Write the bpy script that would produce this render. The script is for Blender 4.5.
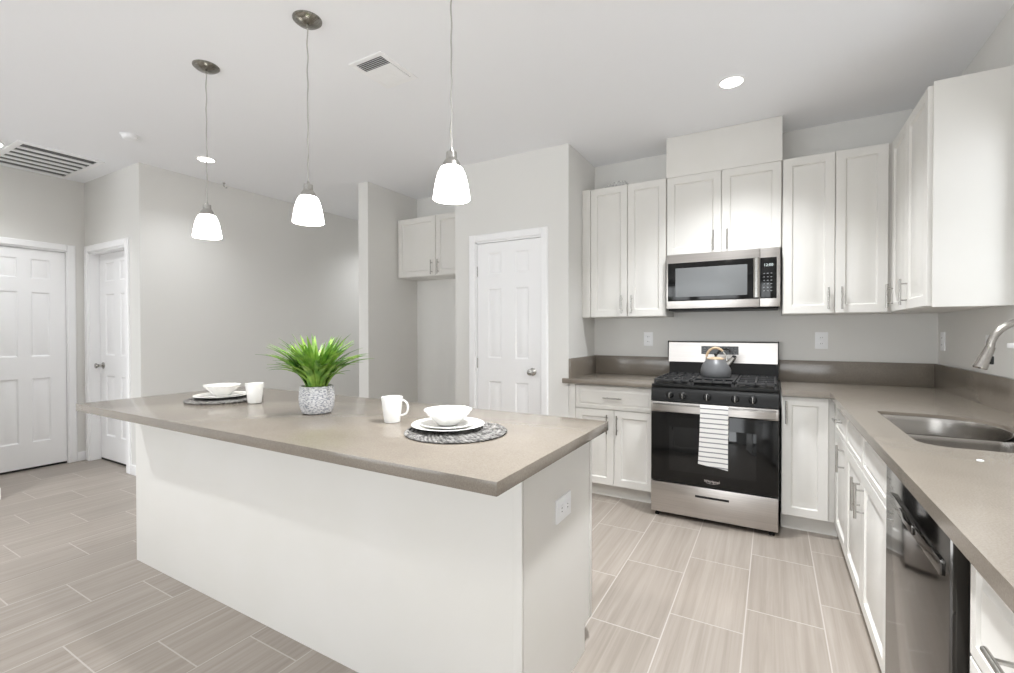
import bpy, bmesh, math, random
from mathutils import Vector, Matrix
random.seed(7)
for o in list(bpy.data.objects): bpy.data.objects.remove(o)
SC = bpy.context.scene
COL = SC.collection
R = math.radians

# ------------------------------------------------------------------ camera
YAW, PITCH, ROLL = 0.5187, -0.0102, -0.0009
fw = Vector((-math.sin(YAW)*math.cos(PITCH), math.cos(YAW)*math.cos(PITCH), math.sin(PITCH)))
rt = Vector((math.cos(YAW), math.sin(YAW), 0)); up = rt.cross(fw)
r2 = rt*math.cos(ROLL)+up*math.sin(ROLL); u2 = -rt*math.sin(ROLL)+up*math.cos(ROLL)
cd = bpy.data.cameras.new('camera'); cam = bpy.data.objects.new('camera', cd); COL.objects.link(cam)
cd.sensor_width = 36; cd.sensor_fit = 'HORIZONTAL'; cd.lens = 465.43*36/1014; cd.clip_start = .02
M3 = Matrix((r2, u2, -fw)).transposed()
cam.matrix_world = Matrix.Translation((-0.9388, -4.0413, 1.2724)) @ M3.to_4x4()
SC.camera = cam

# ------------------------------------------------------------------ world, daylight, fill, exposure
w = bpy.data.worlds.new('world'); SC.world = w; w.use_nodes = True
w.node_tree.nodes['Background'].inputs[0].default_value = (.93, .97, 1, 1)
w.node_tree.nodes['Background'].inputs[1].default_value = .2
SC.view_settings.view_transform = 'Standard'; SC.view_settings.look = 'None'
SC.view_settings.gamma = 1; SC.view_settings.use_curve_mapping = False
SC.view_settings.exposure = 0.38
def area(name, loc, rot, sx, sy, power, col=(1, 1, 1)):
    l = bpy.data.lights.new(name, 'AREA'); l.shape = 'RECTANGLE'; l.size = sx; l.size_y = sy
    l.energy = power; l.color = col
    o = bpy.data.objects.new(name, l); o.location = loc; o.rotation_euler = rot; COL.objects.link(o); return o
REAR = -7.2
WIN_REAR = [(-5.7, -3.4), (-2.9, -.5)]
for a, b in WIN_REAR:      # fill lights added at the unseen rear windows, tilted up to lift the ceiling
    area('fill_rear', ((a+b)/2, REAR-.4, 1.0), (R(108), 0, 0), b-a, 1.8, 59, (.94, .975, 1))
area('fill_side', (-6.6, -5.2, 1.0), (0, R(-108), 0), 1.8, 2.4, 6, (.94, .975, 1))  # fill light added on the unseen living side, tilted up
area('daylight_sink', (.3, -1.62, 1.7), (0, R(90), 0), .8, .8, 9, (.94, .975, 1))
SC.cycles.diffuse_bounces = 10; SC.cycles.max_bounces = 14

# ------------------------------------------------------------------ materials
def nt(name):
    m = bpy.data.materials.new(name); m.use_nodes = True
    return m, m.node_tree, m.node_tree.nodes['Principled BSDF']
def lin(c): return tuple(((x/255)/12.92 if x/255 <= .04045 else ((x/255+.055)/1.055)**2.4) for x in c)
def mat(name, rgb, rough=.5, metal=0, noise=None, bump=None, spec=None, stretch=(1, 1, 1), rgb2=None):
    m, t, b = nt(name)
    c = lin(rgb); b.inputs['Base Color'].default_value = (*c, 1)
    b.inputs['Roughness'].default_value = rough; b.inputs['Metallic'].default_value = metal
    if spec is not None: b.inputs['Specular IOR Level'].default_value = spec
    if noise or bump:
        tc = t.nodes.new('ShaderNodeTexCoord'); mp = t.nodes.new('ShaderNodeMapping'); mp.inputs['Scale'].default_value = stretch
        t.links.new(tc.outputs['Object'], mp.inputs[0])
    if noise:
        n = t.nodes.new('ShaderNodeTexNoise'); n.inputs['Scale'].default_value = noise; n.inputs['Detail'].default_value = 4
        t.links.new(mp.outputs[0], n.inputs['Vector'])
        r = t.nodes.new('ShaderNodeValToRGB'); r.color_ramp.elements[0].position = .36; r.color_ramp.elements[1].position = .64
        r.color_ramp.elements[0].color = (*(lin(rgb2) if rgb2 else [x*.93 for x in c]), 1); r.color_ramp.elements[1].color = (*c, 1)
        t.links.new(n.outputs['Fac'], r.inputs[0]); t.links.new(r.outputs[0], b.inputs['Base Color'])
    if bump:
        n2 = t.nodes.new('ShaderNodeTexNoise'); n2.inputs['Scale'].default_value = bump[0]
        t.links.new(mp.outputs[0], n2.inputs['Vector'])
        bp = t.nodes.new('ShaderNodeBump'); bp.inputs['Strength'].default_value = bump[1]; bp.inputs['Distance'].default_value = .002
        t.links.new(n2.outputs['Fac'], bp.inputs['Height']); t.links.new(bp.outputs[0], b.inputs['Normal'])
    return m
def emit(name, rgb, s):
    m, t, b = nt(name); b.inputs['Base Color'].default_value = (*lin(rgb), 1); b.inputs['Roughness'].default_value = .3
    b.inputs['Emission Color'].default_value = (*lin(rgb), 1); b.inputs['Emission Strength'].default_value = s; return m
WALL = mat('wall_paint', (222, 221, 218), .75, bump=(180, .12))
CEIL = mat('ceiling_paint', (241, 242, 245), .85, bump=(120, .15))
TRIM = mat('white_trim_paint', (244, 244, 245), .4)
CAB = mat('cabinet_paint', (221, 219, 215), .32, noise=3, rgb2=(219, 217, 212))
CABIN = mat('cabinet_underside', (222, 214, 200), .5)
STEEL = mat('brushed_steel', (196, 191, 187), .3, 1, noise=60, stretch=(.05, 1, 6), rgb2=(186, 182, 178))
DARKSTEEL = mat('polished_dishwasher_steel', (96, 94, 92), .1, 1)
NICKEL = mat('satin_nickel', (184, 182, 178), .26, 1)
BRONZE = mat('brushed_nickel_canopy', (158, 156, 149), .24, 1, noise=40, stretch=(1, 6, 1), rgb2=(124, 122, 114))
BLACKGL = mat('black_glass', (14, 14, 14), .09, spec=.35)
BLACKEN = mat('black_enamel', (12, 12, 12), .42, spec=.3)
IRON = mat('cast_iron', (46, 46, 47), .45, bump=(300, .2))
DARK = mat('dark_void', (26, 26, 26), .8)
SEAM = mat('black_rubber_and_gap_shade', (18, 18, 18), .7)
CERAM = mat('white_ceramic', (228, 227, 224), .14)
PLASTIC = mat('white_plastic', (242, 243, 245), .35)
SINKM = mat('sink_steel', (166, 162, 157), .24, 1)
KET = mat('grey_enamel', (100, 101, 103), .4)
WOOD = mat('pale_wood', (204, 182, 154), .5, noise=30, stretch=(1, 1, 5), rgb2=(182, 154, 122))
LEAF = mat('leaf_green', (146, 182, 78), .5, noise=20, rgb2=(74, 124, 36))
SOIL = mat('dark_soil', (50, 42, 34), .9, noise=90)
GLOWDISC = emit('lamp_lens', (255, 252, 246), 9)
SHADE = emit('lit_white_glass', (255, 253, 249), 9)
MARK = mat('printed_grey', (128, 130, 132), .5)
LOGO = mat('logo_silver', (214, 205, 202), .3, .6)

def quartz():
    m, t, b = nt('greige_quartz')
    tc = t.nodes.new('ShaderNodeTexCoord')
    n1 = t.nodes.new('ShaderNodeTexNoise'); n1.inputs['Scale'].default_value = 260; n1.inputs['Detail'].default_value = 3
    n2 = t.nodes.new('ShaderNodeTexNoise'); n2.inputs['Scale'].default_value = 7; n2.inputs['Detail'].default_value = 5
    v = t.nodes.new('ShaderNodeTexVoronoi'); v.inputs['Scale'].default_value = 160
    for n in (n1, n2, v): t.links.new(tc.outputs['Object'], n.inputs['Vector'])
    r = t.nodes.new('ShaderNodeValToRGB'); e = r.color_ramp.elements
    e[0].position = .33; e[0].color = (*lin((121, 113, 103)), 1); e[1].position = .68; e[1].color = (*lin((134, 126, 116)), 1)
    k = r.color_ramp.elements.new(.5); k.color = (*lin((127, 119, 109)), 1)
    t.links.new(n1.outputs['Fac'], r.inputs[0])
    mx = t.nodes.new('ShaderNodeMix'); mx.data_type = 'RGBA'; mx.blend_type = 'OVERLAY'; mx.inputs[0].default_value = .12
    t.links.new(r.outputs[0], mx.inputs[6]); t.links.new(n2.outputs['Fac'], mx.inputs[7])
    r2_ = t.nodes.new('ShaderNodeValToRGB'); r2_.color_ramp.elements[0].position = .07; r2_.color_ramp.elements[0].color = (1, 1, 1, 1)
    r2_.color_ramp.elements[1].position = .12; r2_.color_ramp.elements[1].color = (0, 0, 0, 1)
    t.links.new(v.outputs['Distance'], r2_.inputs[0])
    m2 = t.nodes.new('ShaderNodeMix'); m2.data_type = 'RGBA'; m2.inputs[7].default_value = (*lin((141, 134, 125)), 1)
    t.links.new(r2_.outputs[0], m2.inputs[0]); t.links.new(mx.outputs[2], m2.inputs[6])
    t.links.new(m2.outputs[2], b.inputs['Base Color']); b.inputs['Roughness'].default_value = .16
    return m
QUARTZ = quartz()

def tile():
    m, t, b = nt('striated_plank_tile'); N = t.nodes.new; L = t.links.new
    def mth(op, a, c=None):
        n = N('ShaderNodeMath'); n.operation = op
        for i, x in enumerate((a, c)):
            if x is None: continue
            if isinstance(x, (int, float)): n.inputs[i].default_value = x
            else: L(x, n.inputs[i])
        return n.outputs[0]
    tc = N('ShaderNodeTexCoord'); sp = N('ShaderNodeSeparateXYZ'); L(tc.outputs['Object'], sp.inputs[0])
    u = mth('DIVIDE', mth('ADD', sp.outputs[0], .74), .299); col = mth('FLOOR', u); fu = mth('SUBTRACT', u, col)
    v = mth('DIVIDE', mth('SUBTRACT', mth('ADD', sp.outputs[1], 1.447), mth('MULTIPLY', col, .2067)), .605)
    row = mth('FLOOR', v); fv = mth('SUBTRACT', v, row)
    du = mth('MULTIPLY', mth('MINIMUM', fu, mth('SUBTRACT', 1, fu)), .299)
    dv = mth('MULTIPLY', mth('MINIMUM', fv, mth('SUBTRACT', 1, fv)), .605)
    g = mth('LESS_THAN', mth('MINIMUM', du, dv), .0026)
    tid = mth('ADD', mth('MULTIPLY', col, 7.31), mth('MULTIPLY', row, 3.77))
    cb = N('ShaderNodeCombineXYZ'); L(mth('MULTIPLY', sp.outputs[0], 40), cb.inputs[0]); L(mth('MULTIPLY', sp.outputs[1], 1.1), cb.inputs[1]); L(tid, cb.inputs[2])
    n = N('ShaderNodeTexNoise'); n.inputs['Scale'].default_value = 1.0; n.inputs['Detail'].default_value = 5; n.inputs['Roughness'].default_value = .6
    n.inputs['Distortion'].default_value = .5
    L(cb.outputs[0], n.inputs['Vector'])
    r = N('ShaderNodeValToRGB'); e = r.color_ramp.elements
    e[0].position = .28; e[0].color = (*lin((141, 132, 122)), 1); e[1].position = .74; e[1].color = (*lin((165, 156, 148)), 1)
    k = e.new(.5); k.color = (*lin((153, 144, 135)), 1)
    L(n.outputs['Fac'], r.inputs[0])
    wn = N('ShaderNodeTexWhiteNoise'); wn.noise_dimensions = '1D'; L(tid, wn.inputs['W'])
    hs = N('ShaderNodeHueSaturation'); L(mth('ADD', mth('MULTIPLY', wn.outputs['Value'], .1), .95), hs.inputs['Value']); L(r.outputs[0], hs.inputs['Color'])
    mx = N('ShaderNodeMix'); mx.data_type = 'RGBA'; L(g, mx.inputs[0]); L(hs.outputs[0], mx.inputs[6]); mx.inputs[7].default_value = (*lin((183, 176, 170)), 1)
    L(mx.outputs[2], b.inputs['Base Color']); b.inputs['Roughness'].default_value = .33
    bp = N('ShaderNodeBump'); bp.inputs['Strength'].default_value = .25; bp.inputs['Distance'].default_value = .001
    L(mth('SUBTRACT', 1, g), bp.inputs['Height']); L(bp.outputs[0], b.inputs['Normal'])
    return m
TILE = tile()

def stripes():
    m, t, b = nt('striped_cotton'); N = t.nodes.new; L = t.links.new
    tc = N('ShaderNodeTexCoord'); sp = N('ShaderNodeSeparateXYZ'); L(tc.outputs['Object'], sp.inputs[0])
    a = N('ShaderNodeMath'); a.operation = 'MULTIPLY'; a.inputs[1].default_value = 1/.031; L(sp.outputs[2], a.inputs[0])
    f = N('ShaderNodeMath'); f.operation = 'FRACT'; L(a.outputs[0], f.inputs[0])
    g = N('ShaderNodeMath'); g.operation = 'LESS_THAN'; g.inputs[1].default_value = .24; L(f.outputs[0], g.inputs[0])
    mx = N('ShaderNodeMix'); mx.data_type = 'RGBA'; L(g.outputs[0], mx.inputs[0])
    mx.inputs[6].default_value = (*lin((226, 225, 223)), 1); mx.inputs[7].default_value = (*lin((132, 132, 136)), 1)
    L(mx.outputs[2], b.inputs['Base Color']); b.inputs['Roughness'].default_value = .9; return m
TOWEL = stripes()

def potmat():
    m, t, b = nt('whitewashed_stone_pot'); N = t.nodes.new; L = t.links.new
    tc = N('ShaderNodeTexCoord'); mp = N('ShaderNodeMapping'); mp.inputs['Scale'].default_value = (1, 1, 2.6); L(tc.outputs['Object'], mp.inputs[0])
    n = N('ShaderNodeTexNoise'); n.inputs['Scale'].default_value = 95; n.inputs['Detail'].default_value = 6; L(mp.outputs[0], n.inputs['Vector'])
    r = N('ShaderNodeValToRGB'); e = r.color_ramp.elements
    e[0].position = .42; e[0].color = (*lin((138, 140, 147)), 1); e[1].position = .54; e[1].color = (*lin((206, 205, 205)), 1)
    L(n.outputs['Fac'], r.inputs[0]); L(r.outputs[0], b.inputs['Base Color']); b.inputs['Roughness'].default_value = .8
    bp = N('ShaderNodeBump'); bp.inputs['Strength'].default_value = .6; bp.inputs['Distance'].default_value = .003
    L(n.outputs['Fac'], bp.inputs['Height']); L(bp.outputs[0], b.inputs['Normal']); return m
POT = potmat()
WEAVE = mat('grey_braided_fibre', (142, 140, 137), .85, noise=60, rgb2=(66, 64, 62))
def clear(name, tint, k):
    m, t, b = nt(name); N = t.nodes.new
    tr = N('ShaderNodeBsdfTransparent'); tr.inputs[0].default_value = (*tint, 1); mx = N('ShaderNodeMixShader'); mx.inputs[0].default_value = k
    b.inputs['Roughness'].default_value = .08
    t.links.new(tr.outputs[0], mx.inputs[1]); t.links.new(b.outputs[0], mx.inputs[2]); t.links.new(mx.outputs[0], t.nodes['Material Output'].inputs[0]); return m
PANE = clear('window_glass', (1, 1, 1), .1)
FILM = clear('clear_plastic_film', (.97, .97, .97), .3)

# ------------------------------------------------------------------ mesh helpers
class MB:
    def __init__(s): s.b = bmesh.new()
    def box(s, x0, x1, y0, y1, z0, z1, bev=0):
        g = bmesh.ops.create_cube(s.b, size=1)
        vs = g['verts']
        for v in vs:
            v.co = Vector(((x0+x1)/2+v.co.x*(x1-x0), (y0+y1)/2+v.co.y*(y1-y0), (z0+z1)/2+v.co.z*(z1-z0)))
        if bev:
            es = {e for v in vs for e in v.link_edges}
            bmesh.ops.bevel(s.b, geom=list(es), offset=bev, segments=2, affect='EDGES', profile=.6)
        return s
    def loops(s, Ls, closed=True, cap0=True, cap1=True):
        rows = [[s.b.verts.new(p) for p in L] for L in Ls]
        n = len(rows[0])
        for a, c in zip(rows, rows[1:]):
            for i in range(n if closed else n-1):
                j = (i+1) % n
                s.b.faces.new((a[i], a[j], c[j], c[i]))
        if cap0 and closed: s.b.faces.new(rows[0])
        if cap1 and closed: s.b.faces.new(rows[-1])
        return s
    def lathe(s, prof, c=(0, 0, 0), n=48, cap0=True, cap1=True):
        return s.loops([[(c[0]+r*math.cos(2*math.pi*i/n), c[1]+r*math.sin(2*math.pi*i/n), c[2]+z) for i in range(n)] for r, z in prof], True, cap0, cap1)
    def tube(s, pts, rad, n=12):
        pts = [Vector(p) for p in pts]; out = []
        rads = rad if isinstance(rad, (list, tuple)) else [rad]*len(pts)
        t0 = (pts[1]-pts[0]).normalized(); nrm = t0.orthogonal().normalized()
        for i, p in enumerate(pts):
            t = (pts[min(i+1, len(pts)-1)]-pts[max(i-1, 0)]).normalized()
            nrm = (nrm-t*nrm.dot(t)).normalized(); bi = t.cross(nrm)
            out.append([p+(nrm*math.cos(2*math.pi*k/n)+bi*math.sin(2*math.pi*k/n))*rads[i] for k in range(n)])
        return s.loops(out)
    def cyl(s, a, c, r, n=20): return s.tube([a, c], r, n)
LOC = {}
def finish(o, loc):
    LOC[o.name] = Vector(loc)
def build(name, mb, m, parent=None, loc=None, recalc=True, smooth=35):
    base = LOC[parent.name] if parent else Vector(loc or (0, 0, 0))
    b = mb.b
    bmesh.ops.remove_doubles(b, verts=b.verts, dist=1e-5)
    if recalc: bmesh.ops.recalc_face_normals(b, faces=b.faces)
    bmesh.ops.translate(b, verts=b.verts, vec=-base)
    me = bpy.data.meshes.new(name); b.to_mesh(me); b.free()
    for p in me.polygons: p.use_smooth = True
    me.set_sharp_from_angle(angle=R(smooth))
    me.materials.append(m)
    o = bpy.data.objects.new(name, me); COL.objects.link(o)
    if parent: o.parent = parent
    else: o.location = base
    LOC[o.name] = base
    return o
def tag(o, label, cat, group=None):
    o['label'] = label; o['category'] = cat
    if group: o['group'] = group
    return o
def thing(name, label, cat, loc, group=None):
    o = bpy.data.objects.new(name, None); o.empty_display_size = .1; o.location = loc; COL.objects.link(o)
    LOC[o.name] = Vector(loc); return tag(o, label, cat, group)
def struct(name, mb, m, label=None):
    o = build(name, mb, m); o['kind'] = 'structure'
    if label: o['label'] = label
    return o
def copy_tree(o, parent=None):
    c = o.copy(); COL.objects.link(c)
    if parent: c.parent = parent
    for ch in list(o.children): copy_tree(ch, c)
    return c
def dup(root, loc, label, group=None):
    c = copy_tree(root); c.location = loc; c['label'] = label
    if group: c['group'] = group
    return c
def text_mb(txt, size, origin, ux, uz, depth=.0012):
    """raised lettering as mesh; ux = reading direction, uz = up"""
    cu = bpy.data.curves.new('t', 'FONT'); cu.body = txt; cu.size = size; cu.extrude = depth/2; cu.align_x = 'CENTER'; cu.resolution_u = 3
    ob = bpy.data.objects.new('t', cu); COL.objects.link(ob)
    dg = bpy.context.evaluated_depsgraph_get(); me = bpy.data.meshes.new_from_object(ob.evaluated_get(dg))
    mb = MB(); mb.b.from_mesh(me)
    ux, uz, o = Vector(ux), Vector(uz), Vector(origin); un = ux.cross(uz)
    for v in mb.b.verts: v.co = o+ux*v.co.x+uz*v.co.y+un*v.co.z
    bpy.data.objects.remove(ob); bpy.data.curves.remove(cu); bpy.data.meshes.remove(me); return mb

# face maps: (u, z, d) with d = distance out of the front
def FY(y): return lambda u, z, d: (u, y-d, z)      # front facing -Y, u = X
def FX(x): return lambda u, z, d: (x-d, u, z)      # front facing -X, u = Y
def FXp(x): return lambda u, z, d: (x+d, u, z)     # front facing +X
RAISED = [(0, 0), (.0, 0), (.05, 0), (.056, -.007), (.066, -.007), (.088, -.001)]
def rect(u0, u1, z0, z1, i): return [(u0+i, z0+i), (u1-i, z0+i), (u1-i, z1-i), (u0+i, z1-i)]
def panel(u0, u1, z0, z1, F, th=.02, loops=((.052, 0), (.060, -.012), (.066, -.012), (.100, -.002))):
    """raised-panel cabinet door: a slab of thickness th, front face profiled"""
    mb = MB(); s = min(1, min(u1-u0, z1-z0)/.24)
    L = [(0, -th), (0, -.002), (.002, 0)]+[(i*s, d) for i, d in loops]
    mb.loops([[F(u, z, th+d) for u, z in rect(u0, u1, z0, z1, i)] for i, d in L])
    return mb
def six_panel(u0, u1, z0, z1, F, th, cols, rows):
    mb = MB()
    us = sorted([u0, u1]+[c for p in cols for c in p]); zs = sorted([z0, z1]+[c for p in rows for c in p])
    for i in range(len(us)-1):
        for j in range(len(zs)-1):
            a, b2, c, d = us[i], us[i+1], zs[j], zs[j+1]
            if (a, b2) in cols and (c, d) in rows:
                mb.loops([[F(u, z, th+dd) for u, z in rect(a, b2, c, d, k)] for k, dd in ((0, 0), (.012, -.009), (.02, -.009), (.045, -.002))], cap0=False)
            else: mb.b.faces.new([mb.b.verts.new(F(u, z, th)) for u, z in rect(a, b2, c, d, 0)])
    out = [F(u, z, 0) for u, z in rect(u0, u1, z0, z1, 0)]; mb.b.faces.new([mb.b.verts.new(p) for p in out])
    for (ua, za), (ub, zb) in zip(rect(u0, u1, z0, z1, 0), rect(u0, u1, z0, z1, 0)[1:]+[(u0, z0)]):
        mb.b.faces.new([mb.b.verts.new(F(*p)) for p in ((ua, za, 0), (ub, zb, 0), (ub, zb, th), (ua, za, th))])
    return mb
def pull(F, u, z, d0, vertical=True, ln=.145):
    """bar pull with two posts, root on the surface at distance d0"""
    mb = MB(); h = ln/2; o = d0+.03
    if vertical:
        mb.cyl(F(u, z-h, o), F(u, z+h, o), .0055)
        for k in (-1, 1): mb.cyl(F(u, z+k*h*.62, d0-.002), F(u, z+k*h*.62, o), .0042, 12)
    else:
        mb.cyl(F(u-h, z, o), F(u+h, z, o), .0055)
        for k in (-1, 1): mb.cyl(F(u+k*h*.62, z, d0-.002), F(u+k*h*.62, z, o), .0042, 12)
    return mb

# ------------------------------------------------------------------ room shell
H = 2.752; T = .12
XL, PXL, YP = -2.336, -3.430, -.617
XA, YB, XD = -5.741, -2.095, -6.886
NX, NPX, NPY = -4.405, -4.536, -.73
struct('floor', MB().box(-7.2, .2, REAR-.2, 1.7, -.1, 0), TILE)
struct('ceiling', MB().box(-7.2, .2, REAR-.2, 1.7, H, H+.1), CEIL)
struct('wall_back', MB().box(NPX, T, 0, T, 0, H), WALL)
m = MB()      # right wall with the window over the sink
WY0, WY1, WZ0, WZ1 = -2.05, -1.19, 1.2, 2.15
m.box(0, T, WY1, 0, 0, H).box(0, T, REAR, WY0, 0, H).box(0, T, WY0, WY1, 0, WZ0).box(0, T, WY0, WY1, WZ1, H)
struct('wall_right', m, WALL)
m = MB(); DO = (-3.215, -2.565, 2.06)
m.box(PXL, DO[0], YP, YP+.1, 0, H).box(DO[1], XL, YP, YP+.1, 0, H).box(DO[0], DO[1], YP, YP+.1, DO[2], H)
m.box(PXL, PXL+.1, YP+.1, 0, 0, H).box(XL-.1, XL, YP+.1, 0, 0, H)
struct('wall_pantry', m, WALL)
struct('wall_partition', MB().box(NPX, NX, NPY, 1.5, 0, H), WALL)
struct('wall_hall_far', MB().box(XA, NPX, 1.5, 1.5+T, 0, H), WALL)
struct('wall_left', MB().box(XA-T, XA, YB+T, 1.5+T, 0, H).box(XA-T, XA, YB, YB+T, 0, H), WALL)
m = MB(); D3 = (-6.80, -5.995, 2.06)
m.box(XD, D3[0], YB, YB+T, 0, H).box(D3[1], XA-T, YB, YB+T, 0, H).box(D3[0], D3[1], YB, YB+T, D3[2], H)
struct('wall_hall', m, WALL)
m = MB(); D2 = (-2.83, -2.232, 2.06)
m.box(XD-T, XD, D2[1], YB+T, 0, H).box(XD-T, XD, -3.9, D2[0], 0, H).box(XD-T, XD, D2[0], D2[1], D2[2], H)
struct('wall_entry', m, WALL)
struct('wall_entry_side', MB().box(XD-T, -6.161, -3.9-T, -3.9, 0, H), WALL)
m = MB(); LW0, LW1 = -6.4, -4.0
m.box(-6.16, -6.045, LW1, -2.9, 0, H).box(-6.16, -6.045, REAR, LW0, 0, H).box(-6.16, -6.045, LW0, LW1, 0, .15).box(-6.16, -6.045, LW0, LW1, 2.35, H)
struct('wall_living', m, WALL)
m = MB()
for y in (LW0, (LW0+LW1)/2-.03, LW1-.06): m.box(-6.13, -6.07, y, y+.06, .15, 2.35)
m.box(-6.13, -6.07, LW0, LW1, .15, .21).box(-6.13, -6.07, LW0, LW1, 2.29, 2.35)
struct('window_4', m, TRIM)  # unseen window added to carry the side fill light
m = MB()
xs = [-6.16]+[v for p in WIN_REAR for v in p]+[T]
for i in range(0, len(xs), 2): m.box(xs[i], xs[i+1], REAR-T, REAR, 0, H)
for a, b in WIN_REAR: m.box(a, b, REAR-T, REAR, 0, .15).box(a, b, REAR-T, REAR, 2.35, H)
struct('wall_rear', m, WALL)
for i, (a, b) in enumerate(WIN_REAR):
    m = MB(); c = (a+b)/2
    for x in (a, c-.03, b-.06): m.box(x, x+.06, REAR-.09, REAR-.03, .15, 2.35)
    m.box(a, b, REAR-.09, REAR-.03, .15, .21).box(a, b, REAR-.09, REAR-.03, 2.29, 2.35)
    struct('window_%d' % (i+2), m, TRIM)
# window over the sink
m = MB()
for y in (WY0, WY1-.04): m.box(.05, .09, y, y+.04, WZ0, WZ1)
for z in (WZ0, (WZ0+WZ1)/2, WZ1-.04): m.box(.05, .09, WY0, WY1, z, z+.04)
win = struct('window_1', m, TRIM)
build('window_sill', MB().box(-.035, .06, WY0-.05, WY1+.05, WZ0-.002, WZ0+.02, .004), TRIM, win)
build('window_pane', MB().box(.068, .072, WY0+.04, WY1-.04, WZ0+.04, WZ1-.04), PANE, win)

def base(name, *segs):
    m = MB()
    for s in segs: m.box(*s, 0, .088, .003)
    struct(name, m, TRIM)
b_ = .014
base('baseboard_entry', (XD, XD+b_, -2.168, YB), (XD, XD+b_, -3.9, -2.895))
base('baseboard_hall', (-5.925, XA, YB-b_, YB))
base('baseboard_left', (XA, XA+b_, YB-b_, 1.5))
base('baseboard_living', (-6.16, -6.045+b_, -2.9, -2.9+b_), (-6.045, -6.045+b_, REAR, -2.9))
base('baseboard_pantry', (PXL, -3.275, YP-b_, YP), (-2.515, XL, YP-b_, YP))
base('baseboard_partition', (NPX, NX, NPY-b_, NPY), (NX, NX+b_, NPY, 0))
base('baseboard_nook', (NX+b_, PXL, -b_, 0))

# ------------------------------------------------------------------ interior doors
def casing(u0, u1, z1, F, wd=.062, jamb=.0):
    m = MB()
    def bar(a, b2, c, d):
        mb_loops = [[F(*p, 0) for p in rect(a, b2, c, d, 0)], [F(*p, .012) for p in rect(a, b2, c, d, 0)], [F(*p, .018) for p in rect(a, b2, c, d, .008)]]
        m.loops(mb_loops)
    bar(u0-wd, u0, 0, z1+wd); bar(u1, u1+wd, 0, z1+wd); bar(u0, u1, z1, z1+wd)
    return m
def knob_mb(F, u, z, d):
    m = MB(); c = Vector(F(u, z, d)); n = (Vector(F(u, z, d+1))-c).normalized()
    prof = [(.0, .032), (.006, .032), (.02, .012), (.036, .011), (.048, .02), (.058, .026), (.066, .024), (.07, .012)]
    t1 = n.orthogonal().normalized(); t2 = n.cross(t1)
    m.loops([[c+n*h+(t1*math.cos(a*math.pi/12)+t2*math.sin(a*math.pi/12))*r for a in range(24)] for h, r in prof]); return m
def idoor(name, label, F, u0, u1, cas, rec, knob_u, cols, rows, hinge_u=None, F0=None):
    d = build(name, six_panel(u0, u1, .02, 2.04, F, .035, cols, rows), TRIM)
    d['kind'] = 'structure'; d['label'] = label
    o0, o1, oz = cas
    m = casing(o0, o1, oz, F0)
    build('door_frame', m, TRIM, d)
    j = MB()   # jamb lining
    def jb(a, b2, c, e):
        P = [F0(a, c, 0), F0(b2, e, -.1)]
        lo = [min(P[0][i], P[1][i]) for i in range(3)]; hi = [max(P[0][i], P[1][i]) for i in range(3)]
        j.box(lo[0], hi[0], lo[1], hi[1], lo[2], hi[2])
    jb(o0-.004, u0-.003, 0, oz); jb(u1+.003, o1+.004, 0, oz); jb(o0, o1, 2.044, oz+.004)
    build('door_jamb', j, TRIM, d)
    if knob_u: build('door_knob', knob_mb(F, knob_u, .942, .035), NICKEL, d)['label'] = 'satin nickel round knob'
    if hinge_u:
        for z in (.22, 1.0, 1.8):
            h = MB(); h.cyl(F(hinge_u, z-.045, .037), F(hinge_u, z+.045, .037), .006, 10); build('hinge', h, NICKEL, d)
    return d
ROWS = [(.25, .845), (1.045, 1.645), (1.77, 1.952)]
idoor('door_1', 'white six-panel pantry door beside the kitchen counter', FY(YP+.045), -3.197, -2.58, (-3.21, -2.572, 2.056), 0, -2.653,
      [(-3.085, -2.955), (-2.82, -2.692)], ROWS, -3.199, FY(YP))
idoor('door_2', 'white six-panel door with dark gap below at far left edge', FXp(XD-.05), -2.815, -2.24, (-2.825, -2.232, 2.056), 0, None,
      [(-2.700, -2.570), (-2.482, -2.352)], ROWS, None, FXp(XD))
idoor('door_3', 'white six-panel door recessed in the narrow hall wall', FY(YB+.115), -6.785, -6.01, (-6.80, -5.995, 2.056), .08, -6.71,
      [(-6.66, -6.465), (-6.345, -6.135)], ROWS, None, FY(YB))
for nm, bx in (('gap_shade_1', (XD-.11, XD-.018, -2.815, -2.24)), ('gap_shade_2', (-6.785, -6.01, YB+.082, YB+.2))):
    struct(nm, MB().box(*bx, 0, .018), SEAM)  # dark strips put in for the shade in the gaps under the doors

# ------------------------------------------------------------------ cabinets
BT = .869; TK = .105
def cabinet(name, label, cat, loc, group=None): return thing(name, label, cat, loc, group)
def door_set(root, F, doors, z0, z1, nm='door', d=0):
    """doors: (u0,u1,handle_u,handle_z)"""
    for u0, u1, hu, hz in doors:
        o = build(nm, panel(u0, u1, z0, z1, F), CAB, root)
        if hu is not None: build('handle', pull(F, hu, hz, .02), NICKEL, o)
def drawer(root, F, u0, u1, z0, z1, hu=None, name='drawer'):
    o = build(name, panel(u0, u1, z0, z1, F, loops=((.034, 0), (.039, -.008), (.046, -.008), (.062, -.001), (.064, -.0014))), CAB, root)
    if hu is not None: build('handle', pull(F, hu, (z0+z1)/2, .02, False), NICKEL, o)

ZU, ZT = 1.3905, 2.453
GU = 'white raised-panel wall cabinets'
YU = -.305
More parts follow.
